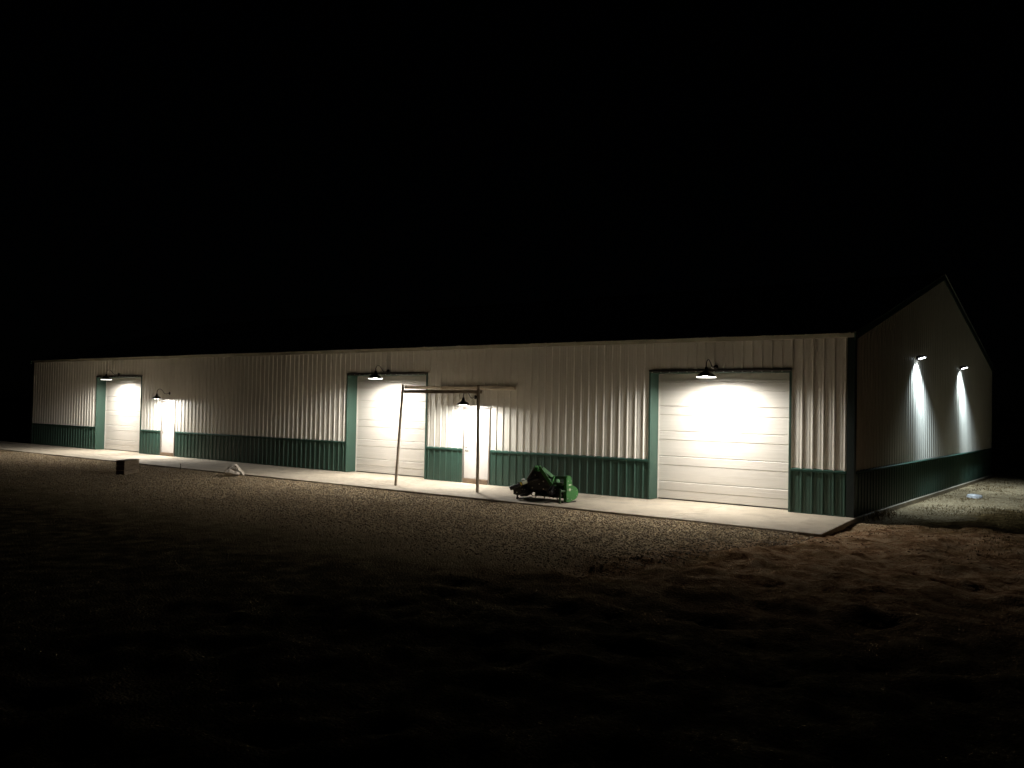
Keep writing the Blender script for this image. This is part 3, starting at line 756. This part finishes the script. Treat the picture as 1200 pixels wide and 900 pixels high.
def folded_sack(loc, rz, label):
    curve = smooth_path([(-.17, 0, .20), (-.06, 0, .275), (.05, 0, .315), (.14, 0, .25), (.24, 0, .12), (.33, 0, .012)], 5)
    vs = []; ncol = 9; nr = len(curve)
    for side in (0, 1):
        for i, p in enumerate(curve):
            for j in range(ncol):
                w_ = j/(ncol-1)*2-1
                nz = float(vnoise(np.array([i*.35]), np.array([j*.6]), 31)[0])
                t_ = .028*(1-abs(w_)**3)*(1 if side == 0 else -1)
                vs.append((p.x+.03*nz, w_*(.15+.03*math.sin(i*.5)), p.z+t_+.05*nz-.03*abs(w_)))
    fs = []; o2 = nr*ncol
    for i in range(nr-1):
        for j in range(ncol-1):
            a_ = i*ncol+j; qd = (a_, a_+ncol, a_+ncol+1, a_+1); fs.append(qd); fs.append(tuple(v_+o2 for v_ in qd[::-1]))
    for i in range(nr-1):
        for j in (0, ncol-1): a_ = i*ncol+j; fs.append((a_, a_+ncol, a_+ncol+o2, a_+o2))
    for j in range(ncol-1):
        for i in (0, nr-1): a_ = i*ncol+j; fs.append((a_, a_+1, a_+1+o2, a_+o2))
    o = MB().add(vs, fs, True).build('empty_sack', 'sack', None, loc); o.rotation_euler = (0, 0, rz)
    return tag(o, label, 'sack', 'sacks dumped by the walkway')
folded_sack((bx-.02, by+.04, bz+.012), R(50), 'pale stiff sack folded like a tent over a flat sack')
# ------------------------------------------------------------------ stake by the walkway
sz_ = float(gheight(np.array([-20.07]), np.array([-2.98]))[0])
st = MB().tube([(0, 0, -.06), (0, .002, .10), (.004, 0, .17)], [.012, .012, .010], 6)
st.box((-.016, -.016, .165), (.020, .016, .182), .003)
tag(st.build('survey_stake', 'fence_wood', None, (-20.07, -2.98, sz_)), 'short thin stake standing in gravel at the walkway edge', 'stake')

# ------------------------------------------------------------------ white lid on the grass beside the gable
lz = float(gheight(np.array([.98]), np.array([7.8]))[0])
lid = MB().lathe([(0, .085), (.05, .085), (.055, .078), (.15, .072), (.18, .066), (.19, .052), (.192, .015), (.20, .010), (.20, 0), (0, 0)], 32)
o = lid.build('plastic_lid', 'plastic_white', None, (1.02, 7.8, lz+.012)); o.rotation_euler = (R(4), R(3), 0)
tag(o, 'round white plastic lid lying on dry grass beside the gable', 'lid')

# ------------------------------------------------------------------ pasture fence beyond the far end
FN = empty('pasture_fence', (-41.5, 3.0, -.1)); tag(FN, 'dark timber post and rail fence beyond the far end wall', 'fence')
for k in range(7):
    x = -2.2-k*2.6+3.2
    MB().tube([(x, 0, -.1), (x+.01, 0, .62), (x, .01, 1.18+.04*(k % 2))], [.075, .07, .066], 10).build('post', 'fence_wood', FN)
for z in (.42, .80, 1.12):
    MB().tube([(3.4, -.085, z), (-5, -.085, z-.02), (-15, -.085, z+.01)], .024, 8).build('rail', 'fence_pipe', FN)

# ------------------------------------------------------------------ grasses
def blades(name, pts, hts, m, label):
    n = len(pts); a = np.random.rand(n)*2*np.pi; w_ = .004+.004*np.random.rand(n)
    lean = (np.random.rand(n, 2)-.5)*hts[:, None]*1.6
    base = pts; dx = np.stack([np.cos(a)*w_, np.sin(a)*w_, 0*a], -1)
    top = pts+np.stack([lean[:,0], lean[:,1], hts], -1); midp = pts+np.stack([lean[:,0]*.35, lean[:,1]*.35, hts*.6], -1)
    v = np.stack([base-dx, base+dx, midp+dx*.7, midp-dx*.7, top], 1)
    f3 = (np.arange(n)*5)[:,None]
    me = bpy.data.meshes.new(name); me.vertices.add(n*5); me.vertices.foreach_set('co', v.reshape(-1).astype(np.float32))
    li = np.concatenate([f3+np.array([0,1,2,3]), f3+np.array([3,2,4])], 1).reshape(-1)
    me.loops.add(li.size); me.loops.foreach_set('vertex_index', li.astype(np.int32))
    ls = (np.arange(n)*7)[:,None]+np.array([0,4]); me.polygons.add(n*2); me.polygons.foreach_set('loop_start', ls.reshape(-1).astype(np.int32))
    me.update(calc_edges=True); me.materials.append(M[m]); o = link(name, me); return tag(o, label, 'grass', kind='stuff')
n = 60000
px = .15+np.random.rand(n)*9; py = -3+np.random.rand(n)**.9*26
dens = vnoise(px*1.1, py*1.1, 21)+.5+.6*vnoise(px*3, py*3, 22)+np.clip((py-1)*.05, -.3, .25)
k = dens > .55+.25*np.random.rand(n)
px, py = px[k], py[k]
blades('dry_grass', np.stack([px, py, gheight(px, py)-.004], -1), .02+.05*np.random.rand(len(px))**2, 'blade', 'short dead grass on the dirt beside the gable')
n = 26000
px = -37.5-np.random.rand(n)*13; py = -.5+np.random.rand(n)*9
k = (px < L-.1) & ((py > .4))
px, py = px[k], py[k]
blades('pasture_grass', np.stack([px, py, gheight(px, py)-.004], -1), .06+.14*np.random.rand(len(px))**2, 'blade_green', 'green pasture grass beyond the far end wall')
# weeds caught against the gable corner
n = 260
px = .10+np.abs(np.random.randn(n))*.16; py = 1.3+np.random.randn(n)*.45
blades('weed_clump', np.stack([px, py, gheight(px, py)-.004], -1), .05+.16*np.random.rand(n), 'blade', 'dead weeds caught against the gable foundation')
# clods of dug soil
n = 1500
px = .35+np.random.rand(n)*3.6; py = -4.2+np.random.rand(n)*4.6
sz2 = .006+.026*np.random.rand(n)**4
cl = scatter_mesh('soil_clods', np.stack([px, py, gheight(px, py)+sz2*.1], -1), sz2, OCT_V, OCT_F, 'dirtclod', (1, .85, .6))
tag(cl, 'loose clods of brown soil around the walkway corner', 'soil', kind='stuff')
